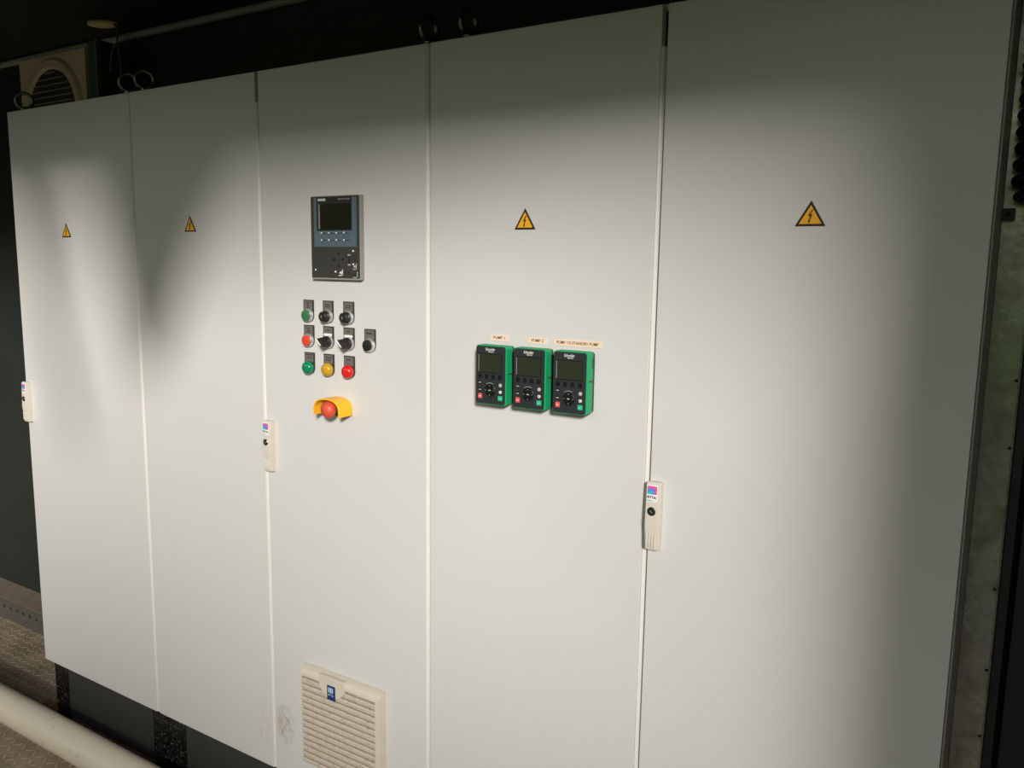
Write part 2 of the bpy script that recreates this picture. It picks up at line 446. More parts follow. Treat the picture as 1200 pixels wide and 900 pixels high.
def eye_bolt(parent, x, y, ang):
    b = MB(); R, r = .0222, .0055; z0 = CAB_Z1+.0045; cz = z0+R+.001
    ring = [(x+R*math.cos(2*PI*k/32)*math.cos(ang), y+R*math.cos(2*PI*k/32)*math.sin(ang), cz+R*math.sin(2*PI*k/32)) for k in range(32)]
    b.tube(ring, r, M['zinc'], 12, True)
    b.lathe([(.012, 0), (.012, .003), (.008, .005), (.0055, .007)], x, y, CAB_Z1, M['zinc'], 'z', 20)
    return b.build('eye_bolt', parent)

def cabinet(label, x0, x1, doors, handles, bolts, center=None, stained=False, last=False):
    root = thing('electrical_cabinet', label, 'cabinet', (x0, 0, 0))
    W = x1-x0
    b = MB()
    b.box(.002, W-.002+(.0045 if last else 0), .026, .425, CAB_Z0, CAB_Z1, M['paint'], .004, 2)
    b.build('cabinet_body', root, 'light grey steel cabinet body')
    def edge_strip(xa, ztop, nm):
        # rolled edge of the left leaf, curving back into the gap
        d = MB(); pr = [(xa, .0185)]+[(xa+.0068*math.sin(t), .0005+.0095*(1-math.cos(t))) for t in [PI/2*q/8 for q in range(9)]]+[(xa+.0068, .0185)]
        d.prism(pr, DZ0+.003, ztop, M['lit_edge'], 0, 'z'); d.build(nm, root, ang=60)
    # foam seal behind the doors
    b = MB(); b.box(.004, W-.001, .0205, .0255, DZ0+.006, DZ1-.006, M['seal']); b.build('door_seal', root, 'black rubber door seal')
    for a, c in doors:
        d = MB(); d.box(a-x0, c-x0, 0, .020, DZ0, DZ1, M['paint'], .0025, 2)
        o = d.build('door', root)
        if stained: o.data.materials[0] = M['paint_stained'] if a == doors[-1][0] else M['paint_marked']
    if center is not None:
        # folded overlap strip of the double door, starting below the top corner
        edge_strip(center-x0-.0046, DZ1-.068, 'door_overlap_strip')
    if not last: edge_strip(W-.0074, DZ1-.001, 'door_edge_trim')
    for hx in handles: lever_handle(root, hx, x0)
    for bx, by, a in bolts: eye_bolt(root, bx-x0, by, a)
    # plinth
    b = MB(); b.box(.055, W-.055, .032, .060, .012, CAB_Z0-.002, M['plinth']); b.build('plinth_panel', root, 'matt charcoal plinth panel')
    for s_ in (0, 1):
        c0 = .001 if s_ == 0 else W-.076
        d = MB(); d.box(c0, c0+.075, .028, .20, 0, CAB_Z0, M['plinth_gloss'], .003, 2)
        d.box(c0+.006, c0+.069, .0262, .0285, .012, CAB_Z0-.022, M['plinth_gloss'], .001, 1)
        sx = c0+.012 if s_ == 0 else c0+.063
        d.lathe([(.0001, -.003), (.004, -.003), (.005, 0)], sx, .0265, .05, M['plinth'], 'y', 12)
        d.build('plinth_corner', root, 'glossy black plinth corner')
    return root

S = [0, .6035, 1.0958, 1.600, 2.098, 2.6025]
g2 = GAP
cabinet('narrow light grey cabinet with one plain door at the left end of the row', S[0], S[1]+.003,
        [(S[0]+.001, S[1]-.0048)], [S[0]+.004], [(.038, .034, 1.0), (.560, .034, 1.0)])
cabinet('double-door grey cabinet carrying the control buttons and the louvred filter', S[1]+.004, S[3]+.000,
        [(S[1]+.0062, S[2]-.005), (S[2]+.005, S[3]-.0078)], [S[2]+.006], [(.630, .034, 1.0), (1.574, .034, 1.42)], center=S[2], stained=True)
cabinet('double-door grey cabinet carrying three green keypads at the right end of the row', S[3]+.001, S[5],
        [(S[3]+.0030, S[4]-.005), (S[4]+.005, S[5]-.001)], [S[4]+.005], [(1.672, .034, 1.42), (2.57, .034, 1.42)], center=S[4], last=True)

# ------------------------------------------------------------------ warning triangles
def warning_sign(x, z0, label, s):
    W, H = .0465*s, .0395*s
    root = thing('warning_sign', label, 'sign', (x, 0, z0), 'warning triangles on the doors')
    b = MB(); b.prism([(-W/2, 0), (W/2, 0), (0, H)], -.0010, -.0002, M['sign_black'], 0)
    b.build('sign_border', root, 'black triangle border')
    k = .74; cz = H/3
    b = MB(); b.prism([(-W/2*k, cz-cz*k), (W/2*k, cz-cz*k), (0, cz+(H-cz)*k)], -.0014, -.0009, M['sign_yellow'])
    b.build('sign_field', root, 'yellow triangle field')
    b = MB()
    bolt = [(.0018, .0255), (-.0040, .0155), (-.0008, .0157), (-.0024, .0085), (-.0040, .0092), (-.0016, .0040), (.0006, .0092), (-.0010, .0087), (.0030, .0185), (-.0006, .0180), (.0042, .0255)]
    b.prism([(u*s, v*s) for u, v in bolt], -.0018, -.0013, M['sign_black'])
    b.build('lightning_bolt', root, 'black lightning bolt')
    return root
warning_sign(.281, 1.5855, 'yellow high-voltage triangle on the leftmost single cabinet door', 1.0)
warning_sign(.839, 1.5955, 'yellow high-voltage triangle on the plain door beside the button panel', 1.0)
warning_sign(1.8305, 1.5895, 'yellow high-voltage triangle above the three green keypads', 1.0)
warning_sign(2.3535, 1.5885, 'largest-looking yellow high-voltage triangle on the rightmost blank door', 1.0)

# ------------------------------------------------------------------ operator panel
def operator_panel():
    x0, x1, z0, z1 = 1.2755, 1.4232, 1.4845, 1.668
    W, H = x1-x0, z1-z0
    root = thing('operator_panel', 'grey operator panel with dark screen and slate blue key field', 'control panel', (x0, 0, z0))
    T = -.012
    b = MB(); b.prism(rrect(0, W, 0, H, .003), T, -.0003, M['hmi_edge'], .0015); b.build('bezel', root, 'grey frame')
    X = lambda f: f*W
    Z = lambda f: f*H
    b = MB(); b.prism(rrect(X(.012), X(.985), Z(.022), Z(.992), .002), T-.0006, T+.001, M['hmi_dark']); b.build('keyboard_foil', root, 'charcoal membrane')
    b = MB(); b.prism(rrect(X(.075), X(.935), Z(.395), Z(.975), .002), T-.0011, T, M['hmi_blue']); b.build('key_field', root, 'slate blue membrane')
    b = MB(); b.prism(rrect(X(.135), X(.845), Z(.585), Z(.982), .001), T-.0016, T, M['matte_black'])
    b.prism(rrect(X(.20), X(.825), Z(.60), Z(.905), .001), T-.0018, T, M['screen'])
    b.prism([(X(.175), Z(.61)), (X(.205), Z(.61)), (X(.205), Z(.905)), (X(.175), Z(.905))], T-.0019, T, M['hmi_glint'])  # grey bar: reflection along the screen edge, set in as colour
    b.build('screen', root, 'black glass screen')
    b = MB(); b.prism([(X(.165), Z(.937)), (X(.325), Z(.937)), (X(.325), Z(.968)), (X(.165), Z(.968))], T-.0019, T-.001, M['teal_tag']); b.build('name_strip', root, 'pale teal name strip')
    text_mesh('lettering', 'SIEMENS', M['white'], X(.140), Z(.019), X(.245), T-.0019, Z(.9525), root, .02)
    text_mesh('lettering', 'SIMATIC HMI', M['mark'], X(.235), Z(.016), X(.690), T-.0016, Z(.9545), root, .01)
    # function keys: two rows of four with small lamps
    for r_, fz in ((0, .505), (1, .42)):
        for c_ in range(4):
            fx = .235+c_*.152
            k = MB()
            k.prism(rrect(X(fx-.010), X(fx+.118), Z(fz-.002), Z(fz+.062), .0015, 3), T-.0014, T, M['hmi_blue'])
            k.prism(rrect(X(fx-.016), X(fx+.008), Z(fz+.046), Z(fz+.064), .0004, 2), T-.0019, T, M['white'])
            k.box(X(fx+.012), X(fx+.10), T-.0017, T, Z(fz+.046), Z(fz+.055), M['ink'])
            k.box(X(fx-.002), X(fx+.004), T-.0017, T, Z(fz-.002), Z(fz+.04), M['ink'])
            k.build('function_key', root)
    # number keys
    for r_ in range(4):
        for c_ in range(3):
            fx, fz = .118+c_*.085, .345-r_*.075
            k = MB(); k.prism(rrect(X(fx-.030), X(fx+.030), Z(fz-.022), Z(fz+.022), .001, 3), T-.0011, T, M['hmi_dark'])
            k.box(X(fx-.014), X(fx+.010), T-.0014, T, Z(fz-.006), Z(fz+.006), M['ink'])
            k.build('number_key', root)
    # cursor keys
    for fx, fz in ((.565, .318), (.475, .243), (.655, .243), (.565, .168)):
        k = MB(); k.lathe([(.0001, -.0016), (X(.018), -.0016), (X(.020), 0)], X(fx), T, Z(fz), M['kp_key'], 'y', 16); k.build('cursor_key', root)
    def kbox(x0_, x1_, y0_, y1_, z0_, z1_, m_):
        q = MB(); q.box(x0_, x1_, y0_, y1_, z0_, z1_, m_); q.build('key_legend', root)
    kbox(X(.772), X(.788), T-.0014, T, Z(.20), Z(.29), M['kp_key'])
    for fz in (.298, .182): kbox(X(.755), X(.805), T-.0014, T, Z(fz-.008), Z(fz+.008), M['mark'])
    for fx, fz in ((.862, .345), (.862, .190), (.098, .118), (.505, .098)): kbox(X(fx-.014), X(fx+.014), T-.0014, T, Z(fz-.010), Z(fz+.010), M['white'])
    for fx, fz, w_, m_ in ((.61, .055, .08, 'white'), (.89, .13, .075, 'mark'), (.90, .035, .09, 'teal_tag')):
        kbox(X(fx-w_/2), X(fx+w_/2), T-.0014, T, Z(fz-.006), Z(fz+.004), M[m_])
        kbox(X(fx+w_/2-.012), X(fx+w_/2), T-.0014, T, Z(fz-.006), Z(fz+.07), M[m_])
        kbox(X(fx-.02), X(fx+.02), T-.0014, T, Z(fz+.02), Z(fz+.045), M[m_] if m_ != 'teal_tag' else M['ink'])
    for fx, fz in ((.40, .165), (.42, .09), (.70, .09), (.78, .09), (.90, .30), (.89, .245)): kbox(X(fx-.018), X(fx+.018), T-.0013, T, Z(fz-.008), Z(fz+.008), M['ink'])
    return root
operator_panel()

# ------------------------------------------------------------------ push buttons, switches and lamps
BTN = 'push buttons, switches and lamps on the button panel'
def legend_plate(name, label, cat, x, ztop, lines, strip=False, word=None):
    root = thing(name, label, cat, (x, 0, ztop-.0355), BTN)
    # arch-shaped black holder, centre of the device at local z = 0
    top = .0355; w = .016
    pts = [(w, top), (-w, top), (-w, 0)] + [(w*math.cos(a), w*math.sin(a)) for a in [PI+PI*k/16 for k in range(1, 16)]] + [(w, 0)]
    b = MB(); b.prism(pts, -.0030, -.0003, M['legend_frame'], .0008); b.build('legend_holder', root, 'black arched holder')
    b = MB(); b.prism(rrect(-w+.0028, w-.0028, .0132, top-.0022, .0008, 3), -.0036, -.002, M['legend']); b.build('legend_insert', root, 'grey insert')
    t = MB(); any_ = False
    rnd = random.Random(hash((round(x, 3), round(ztop, 3))) % 1000)
    for lz, lw in lines:
        u = -lw/2
        while u < lw/2-.0008:
            cw = rnd.uniform(.0010, .0019); t.box(u, min(u+cw, lw/2), -.0039, -.0034, lz-.0011, lz+.0011, M['ink']); u += cw+.0006
            any_ = True
    if any_: t.build('printed_legend', root, 'blurred dark print')
    else: t.bm.free()
    if word: text_mesh('lettering', word, M['ink'], .0165, .0052, 0, -.0036, .0265, root, .02)
    if strip:
        b = MB(); b.box(-.0125, .0120, -.0042, -.0034, .0130, .0190, M['white'], .0003, 1)
        b.box(-.006, -.0052, -.0045, -.004, .0150, .0170, M['ink']); b.box(.004, .0055, -.0045, -.004, .0150, .0165, M['ink'])
        b.build('white_label_strip', root, 'white paper strip')
    return root
def ring(root, m, h=.0085, r=.0150):
    b = MB(); b.lathe([(.0122, -h), (r-.0022, -h), (r-.0006, -h+.002), (r, -.004), (r+.0005, -.003)], 0, 0, 0, m, 'y', 40); b.build('collar', root, 'satin metal collar')
def push_button(x, zt, m, label, lines, word=None):
    root = legend_plate('push_button', label, 'push button', x, zt, lines, word=word)
    ring(root, M['chrome'], .0105)
    b = MB(); b.lathe([(.0001, -.0150), (.0105, -.0148), (.0122, -.0138), (.0127, -.0115), (.0127, -.006)], 0, 0, 0, m, 'y', 40); b.build('button_cap', root)
def key_switch(x, zt, label, lines):
    root = legend_plate('key_switch', label, 'key switch', x, zt, lines)
    ring(root, M['chrome'], .0095)
    b = MB(); b.lathe([(.0001, -.0225), (.0100, -.0225), (.0112, -.0210), (.0116, -.0140), (.0128, -.0130), (.0130, -.006)], 0, 0, 0, M['black'], 'y', 40); b.build('switch_head', root)
    b = MB(); b.lathe([(.0028, -.0240), (.0050, -.0240), (.0054, -.0222)], 0, 0, 0, M['zinc'], 'y', 28)
    b.box(-.0007, .0007, -.0242, -.0230, -.0032, .0032, M['chrome'])
    b.lathe([(.0001, -.0236), (.0030, -.0236), (.0030, -.022)], 0, 0, 0, M['black'], 'y', 20); b.build('key_barrel', root, 'metal key slot')
def selector_switch(x, zt, label, lines):
    root = legend_plate('selector_switch', label, 'selector switch', x, zt, lines, strip=True)
    ring(root, M['chrome'], .0085)
    # lever: round rotor drawn out into a ridge that points up and to the left
    A = math.radians(133); ca, sa = math.cos(A), math.sin(A); n = 40
    b = MB(); b.lathe([(.0126, -.0125), (.0134, -.0115), (.0136, -.005)], 0, 0, 0, M['black'], 'y', n)
    bm = b.bm; rings = []
    for t, y in ((0, -.0125), (.35, -.0165), (.72, -.024), (.95, -.0325), (1., -.0335)):
        ring_ = []
        for k in range(n):
            a = 2*PI*k/n; cu, cv = math.cos(a), math.sin(a)
            u = .0128*(1-t)*cu+t*math.copysign(min(abs(cu)**.45, 1)*.0118, cu); v = .0128*(1-t)*cv+t*.0034*cv
            if t == 1.: u *= .96; v *= .6
            ring_.append(bm.verts.new((u*ca-v*sa, y, u*sa+v*ca)))
        rings.append(ring_)
    fs = [bm.faces.new((P[k], P[(k+1) % n], Q[(k+1) % n], Q[k])) for P, Q in zip(rings, rings[1:]) for k in range(n)]+[bm.faces.new(rings[-1]), bm.faces.new(rings[0])]
    bmesh.ops.recalc_face_normals(bm, faces=fs); i = b.mi(M['black'])
    for f in fs: f.material_index = i
    b.build('lever', root, 'black turning lever')
    p = MB(); pts = [(-.0085, -.0016), (.0110, -.0016), (.0110, .0016), (-.0085, .0016)]
    p.prism([(u*ca-v*sa, u*sa+v*ca) for u, v in pts], -.0343, -.0325, M['white']); p.build('pointer_line', root, 'white pointer line')
def lamp(x, zt, m, label, lines):
    root = legend_plate('indicator_lamp', label, 'indicator lamp', x, zt, lines)
    b = MB(); b.lathe([(.0150, -.0065), (.0155, -.004), (.0157, -.0025)], 0, 0, 0, M['black'], 'y', 40); b.build('collar', root, 'black collar')
    b = MB(); b.lathe([(.0001, -.0184), (.0060, -.0180), (.0105, -.0166), (.0135, -.0142), (.0150, -.0108), (.0154, -.0075), (.0154, -.005)], 0, 0, 0, m, 'y', 40); b.build('lens', root)
X1, X2, X3, X4 = 1.2530, 1.3145, 1.3770, 1.4390
R1, R2, R3 = 1.4370, 1.3790, 1.3155
push_button(X1, R1, M['green_btn'], 'flat green push button in the top row of the button panel', [(.0285, .012), (.0225, .007), (.0180, .006)])
key_switch(X2, R1, 'black key switch beside the flat green button', [(.0262, .017), (.0215, .015)])
key_switch(X3, R1, 'black key switch at the right end of the top row', [(.0262, .018), (.0215, .017)])
push_button(X1, R2, M['red_btn'], 'flat red push button below the flat green one', [(.0285, .011), (.0235, .010), (.0190, .012)])
selector_switch(X2, R2, 'black selector lever beside the flat red button', [(.0265, .009)])
selector_switch(X3, R2, 'black selector lever next to the black reset button', [(.0265, .010)])
push_button(X4, R2, M['black'], 'black push button with reset legend, alone at far right', [], word='Reset')
lamp(X1, R3, M['lens_green'], 'domed green indicator lamp in the bottom row', [(.0300, .018), (.0235, .018)])
lamp(X2, R3, M['lens_yellow'], 'domed amber yellow indicator lamp between green and red lamps', [(.0275, .018), (.0215, .016)])
lamp(X3, R3, M['lens_red'], 'domed red indicator lamp at the right of the bottom row', [(.0265, .013)])

# ------------------------------------------------------------------ emergency stop
def emergency_stop():
    cx = 1.3438; zb = 1.1800
    root = thing('emergency_stop', 'red mushroom emergency stop under a yellow arched guard', 'emergency stop', (cx, 0, zb))
    R, leg, th = .0395, .0100, .0028
    H = .0400
    def arch(r, hh):
        out = [(r, 0)]
        for k in range(0, 25):
            a = PI*k/24
            c, s_ = math.cos(a), math.sin(a)
            e = .8
            out.append((r*math.copysign(abs(c)**e, c), leg+(hh)*abs(s_)**e))
        return out+[(-r, 0)]
    outer = arch(R, H-leg-0); inner = arch(R-th, H-leg-th)
    pts = outer+inner[::-1]
    b = MB()
    b_pts_o, b_pts_i = outer, inner
    n = len(outer); bm = b.bm; i = b.mi(M['stop_yellow'])
    rows = []
    for yy in (-.0005, -.0445):
        rows.append(([bm.verts.new((x, yy, z)) for x, z in outer], [bm.verts.new((x, yy, z)) for x, z in inner]))
    fs = []
    (ob, ib), (of, if_) = rows
    for k in range(n-1):
        fs += [bm.faces.new((of[k], of[k+1], ob[k+1], ob[k])), bm.faces.new((if_[k], ib[k], ib[k+1], if_[k+1])),
               bm.faces.new((of[k], if_[k], if_[k+1], of[k+1])), bm.faces.new((ob[k], ob[k+1], ib[k+1], ib[k]))]
    for k in (0, n-1): fs.append(bm.faces.new((of[k], ob[k], ib[k], if_[k])))
    bmesh.ops.recalc_face_normals(bm, faces=fs)
    bmesh.ops.bevel(bm, geom=[e for e in bm.edges if len(e.link_faces) == 2 and e.calc_face_angle(0) > 1.2], offset=.0006, segments=2, profile=.5, affect='EDGES')
    b.build('guard', root, 'yellow arched guard', 50)
    b = MB(); b.lathe([(.016, -.002), (.016, -.014), (.011, -.015), (.011, -.030)], 0, 0, .0140, M['matte_black'], 'y', 32); b.build('base_collar', root, 'black collar')
    b = MB(); b.lathe([(.0001, -.0505), (.006, -.0500), (.0125, -.0478), (.0166, -.0440), (.0187, -.0395), (.0193, -.0350), (.0186, -.0310), (.0150, -.0290), (.011, -.0285)], 0, 0, .0140, M['stop_red'], 'y', 40)
    b.build('mushroom_head', root, 'red mushroom head')
emergency_stop()

# ------------------------------------------------------------------ louvred filter at the bottom
def filter_vent():
    x0, x1, z0, z1 = 1.2190, 1.4755, .2850, .5400
    W, H = x1-x0, z1-z0
    root = thing('ventilation_filter', 'dusty beige louvred filter low on the button panel door', 'vent', (x0, 0, z0))
    b = MB(); b.box(.001, W-.001, -.006, -.0003, .001, H-.001, M['vent_clean'], .002, 2)
    b.prism([(0, 0), (0, H), (-.006, H-.001), (-.013, H-.0035), (-.018, H-.008), (-.0210, H-.016), (-.0210, .006), (-.018, 0)], W-.0165, W, M['vent_clean'], 0, 'x')
    b.build('frame', root, 'smooth beige frame')
    b = MB()
    b.prism([(-.001, H), (-.006, H-.001), (-.013, H-.0035), (-.019, H-.009), (-.0225, H-.016), (-.0220, H-.0225), (-.0185, H-.0250), (-.001, H-.0250)], .0, W-.016, M['vent_clean'], 0, 'x')
    b.build('top_bar', root)
    n = 14; pitch = (H-.0265)/n
    for k in range(n):
        zt = H-.0265-k*pitch
        b = MB(); b.prism([(-.004, zt-.0042), (-.0185, zt-.0030), (-.0208, zt-.0038), (-.0216, zt-.0055), (-.0205, zt-pitch*.70), (-.0190, zt-pitch*.97), (-.004, zt-pitch*.90)], .0012, W-.0165, M['vent'], 0, 'x')
        b.build('louvre', root)
    b = MB()
    cx = W*.415; hw = .041
    pts = [(cx-hw, H-.001), (cx+hw, H-.001)] + [(cx+hw*math.cos(a), H-.022-.030*math.sin(a)) for a in [PI*k/14 for k in range(0, 15)]]
    b.prism(pts, -.0245, -.016, M['vent_clean'], .0018)
    b.build('latch_flap', root, 'smooth beige latch flap')
    b = MB(); tx0, tx1, tz0, tz1 = cx-.013, cx+.013, H-.057, H-.0205
    b.box(tx0, tx1, -.0262, -.0235, tz0, tz1, M['tag_blue'], .0008, 1)
    for q in range(3):
        b.box(tx0+.005+q*.0056, tx0+.009+q*.0056, -.0267, -.0255, tz1-.017, tz1-.004, M['tag_white'])
    b.build('maker_tag', root, 'small blue tag')
    text_mesh('lettering', 'RITTAL', M['tag_white'], .017, .0055, cx, -.0262, tz0+.0135, root, .02)
filter_vent()

# ------------------------------------------------------------------ drive keypads
def keypad(label):
    W, H, T = .0722, .1175, -.030
    root = thing('drive_keypad', label, 'keypad', (1.7398, 0, 1.2487), 'green drive keypads')
    b = MB(); b.prism(rrect(0, W, 0, H, .006), T, -.0090, M['kp_green'], .0022)
    b.build('housing', root, 'bright green housing')
    b = MB(); b.prism(rrect(.0015, W-.0006, .0015, H-.0015, .006), -.0092, -.0003, M['kp_back'], 0)
    b.box(W-.001, W+.0015, -.024, -.0075, .062, .064, M['kp_back']); b.box(W-.001, W+.0012, -.0115, -.006, H-.030, H-.012, M['kp_back'])
    b.build('rear_frame', root, 'dark green mounting frame')
    b = MB(); b.prism(rrect(.0013, W-.0026, .0016, H-.0018, .0048), T-.0005, T+.001, M['kp_face'], .0003); b.build('faceplate', root, 'charcoal faceplate')
    F = T-.0005
    text_mesh('lettering', 'Schneider', M['white'], .0215, .0058, W*.475, F, H*.932, root, .008)
    text_mesh('lettering', 'Electric', M['white'], .0120, .0027, W*.505, F, H*.892, root, .005)
    b = MB(); b.prism(rrect(W*.09, W*.865, H*.535, H*.865, .002), F-.0004, F+.0005, M['kp_screen_rim'])
    b.prism(rrect(W*.135, W*.835, H*.555, H*.845, .001), F-.0007, F, M['kp_screen'])
    b.box(W*.105, W*.115, F-.0007, F, H*.555, H*.84, M['mark'])
    b.build('display', root, 'dark green display')
    for k in range(4):
        fx = .155+k*.213
        b = MB(); b.prism(rrect(W*(fx-.052), W*(fx+.052), H*.435, H*.512, .0008, 3), F-.0010, F, M['kp_key'], .0003)
        b.build('function_key', root)
    for fz in (.365, .245):
        b = MB(); b.prism(rrect(W*.10, W*.215, H*(fz-.022), H*(fz+.026), .001, 3), F-.0010, F, M['kp_key'], .0003)
        b.box(W*.12, W*.20, F-.0013, F-.0008, H*(fz-.006), H*(fz+.008), M['mark']); b.build('menu_key', root)
    b = MB(); b.prism(rrect(W*.10, W*.225, H*.095, H*.180, .001, 3), F-.0012, F, M['kp_red'], .0003)
    b.box(W*.13, W*.195, F-.0014, F-.001, H*.128, H*.146, M['pink']); b.build('stop_key', root, 'red stop key')
    b = MB(); b.prism(rrect(W*.745, W*.885, H*.085, H*.165, .001, 3), F-.0012, F, M['kp_go'], .0003)
    b.box(W*.77, W*.86, F-.0014, F-.001, H*.118, H*.132, M['teal_tag']); b.build('run_key', root, 'green run key')
    b = MB(); b.lathe([(.0028, -.0006), (.0036, -.0006), (.0036, .0004), (.0028, .0004)], W*.815, F, H*.345, M['mark'], 'y', 20)
    b.lathe([(.0001, -.0005), (.0028, -.0005), (.0028, .0003)], W*.815, F, H*.345, M['kp_key'], 'y', 20); b.build('home_key', root, 'round key with pale ring')
    b = MB(); b.lathe([(.0001, -.0008), (.0030, -.0008), (.0032, .0003)], W*.815, F, H*.230, M['white'], 'y', 20)
    b.box(W*.807, W*.823, F-.0011, F-.0006, H*.215, H*.245, M['ink']); b.build('information_key', root, 'round white key')
    b = MB(); cx, cz, R = W*.478, H*.245, .0125
    b.lathe([(.0045, -.0016), (.0068, -.0019), (R-.001, -.0014), (R, -.0004), (R, .0003), (.0045, .0003)], cx, F, cz, M['kp_key'], 'y', 40)
    b.lathe([(.0001, -.0013), (.0042, -.0013), (.0044, .0003)], cx, F, cz, M['kp_key'], 'y', 28)
    b.box(cx-.0026, cx+.0026, F-.0017, F-.001, cz-.0010, cz+.0010, M['mark'])
    for a in range(4):
        u, v = .0092*math.cos(a*PI/2), .0092*math.sin(a*PI/2)
        b.box(cx+u-.0006, cx+u+.0006, F-.0022, F-.0012, cz+v-.0006, cz+v+.0006, M['mark'])
    arc = [(cx+(R+.0022)*math.cos(math.radians(t)), F-.0002, cz+(R+.0022)*math.sin(math.radians(t))) for t in range(60, 128, 6)]
    b.tube(arc, .00045, M['mark'], 6)
    b.build('navigation_wheel', root, 'black touch wheel')
    return root
kp = keypad('left green keypad under the first pump label')
dup(kp, (1.7398+.0874, 0, 1.2487), 'middle green keypad between two others')
dup(kp, (1.7398+.1748, 0, 1.2487), 'right green keypad under the standby pump label')

def name_label(x0, x1, zc, word, label, wf=.62):
    root = thing('name_label', label, 'label', ((x0+x1)/2, 0, zc), 'printed labels above the keypads')
    W = x1-x0
    b = MB(); b.prism(rrect(-W/2, W/2, -.0062, .0062, .001, 3), -.0010, -.0002, M['tape']); b.build('label_plate', root, 'cream label plate')
    text_mesh('lettering', word, M['tape_ink'], W*wf, .0056, 0, -.0010, .0004, root, .010)
name_label(1.7545, 1.7965, 1.3790, 'PUMP 1', 'cream label reading PUMP 1 above the left keypad', .62)
name_label(1.8425, 1.8840, 1.3785, 'PUMP 2', 'cream label reading PUMP 2 above the middle keypad', .62)
name_label(1.8985, 2.0000, 1.3783, 'PUMP 1/2 STANDBY PUMP', 'long cream label for the standby pump above the right keypad', .86)

# ------------------------------------------------------------------ things on the back wall and above the cabinets
def wall_fan():
    cx, cz, hw = -.470, 2.053, .217
    root = thing('wall_fan_cover', 'beige square fan cover with round louvre high on the dark back wall', 'fan cover', (cx, WALL_Y, cz))
    T = -.030
    b = MB(); b.prism(rrect(-hw, hw, -hw, hw, .006), T, -.0005, M['ext_fan'], .003); b.build('cover_plate', root, 'square beige plate')
    b = MB()
    b.lathe([(.158, T-.002), (.166, T-.013), (.190, T-.011), (.202, T+.001), (.158, T+.001)], 0, 0, .006, M['ext_fan'], 'y', 64, False); b.build('round_rim', root, 'raised round rim')
    b = MB(); b.lathe([(.0001, T-.001), (.160, T-.001), (.160, T+.002)], 0, 0, .006, M['ext_dark'], 'y', 64); b.build('louvre_recess', root, 'dark recess')
    r = .157; n = 15
    for k in range(n):
        z = -r+(k+.5)*2*r/n; hw2 = math.sqrt(max(r*r-(abs(z)+.008)**2, .0009))
        b = MB(); b.prism([(T-.001, z+.004), (T-.010, z-.002), (T-.010, z-.005), (T-.001, z+.001)], -hw2, hw2, M['ext_slat'], 0, 'x')
        for f in b.bm.verts: f.co.z += .006
        b.build('slat', root)
wall_fan()

r = thing('cable_duct', 'dark green square cable duct standing beside the beige fan cover', 'cable duct', (-.035, .37, .086))
MB().box(-.027, .022, -.065, .066, 0, 2.157, M['duct'], .002).build('duct_channel', r)
MB().box(.019, .027, -.069, -.055, 0, 2.157, M['duct_edge'], .001).build('duct_edge', r, 'pale edge')

def hanging_grip():
    P0, P1 = Vector((.072, .235, 2.262)), Vector((.205, .235, 2.240))
    root = thing('hanging_grip', 'tan wooden grip on bent wires hanging below the dark ceiling', 'handle', (P0+P1)/2)
    o = (P0+P1)/2; d = P1-P0
    b = MB(); n = 14
    b.tube([P0+d*k/n-o for k in range(n+1)], .01, M['wood'], 16, rad=[.005+.0075*math.sin(PI*(.08+.84*k/n))**.6 for k in range(n+1)]); b.build('grip', root, 'tan tapered wooden grip')
    b = MB()
    b.tube([Vector(p)-o for p in ((.079, .235, 2.205), (.070, .235, 2.232), (.064, .235, 2.258), (.069, .236, 2.268), (.085, .236, 2.2585))], .0022, M['wire'], 8)
    b.build('wire', root, 'short bent wire')
    b = MB()
    b.tube([Vector(p)-o for p in ((.195, .235, 2.242), (.207, .235, 2.240), (.212, .235, 2.228), (.211, .235, 2.195), (.217, .237, 2.150), (.216, .239, 2.10), (.213, .24, 2.05), (.20, .24, 2.005), (.198, .24, 1.986))], .0030, M['wire'], 8)
    b.build('wire', root, 'long hanging wire')
    b = MB()
    b.tube([Vector(p)-o for p in ((.210, .236, 2.190), (.196, .237, 2.182), (.178, .238, 2.165), (.166, .239, 2.135), (.160, .24, 2.105))], .0028, M['wire'], 8)
    b.build('wire', root, 'curled side wire')
hanging_grip()
b = MB()
pts = [Vector((.665, .12, 1.988)), Vector((.680, .12, 2.025)), Vector((.70, .12, 2.042)), Vector((.73, .12, 2.040)), Vector((.765, .12, 2.022)), Vector((.80, .125, 1.995)), Vector((.815, .13, 1.9875))]
cur = []
for i in range(len(pts)-1):
    p0, p1, p2, p3 = pts[max(i-1, 0)], pts[i], pts[i+1], pts[min(i+2, len(pts)-1)]
    for k in range(6):
        t = k/6; cur.append(.5*((2*p1)+(p2-p0)*t+(2*p0-5*p1+4*p2-p3)*t*t+(3*p1-p0-3*p2+p3)*t**3))
cur.append(pts[-1])
b.tube(cur, .0022, M['coil'], 8)
tag(b.build('loose_cable'), 'thin dark cable arching over the cabinet top beside two eye bolts', 'cable')

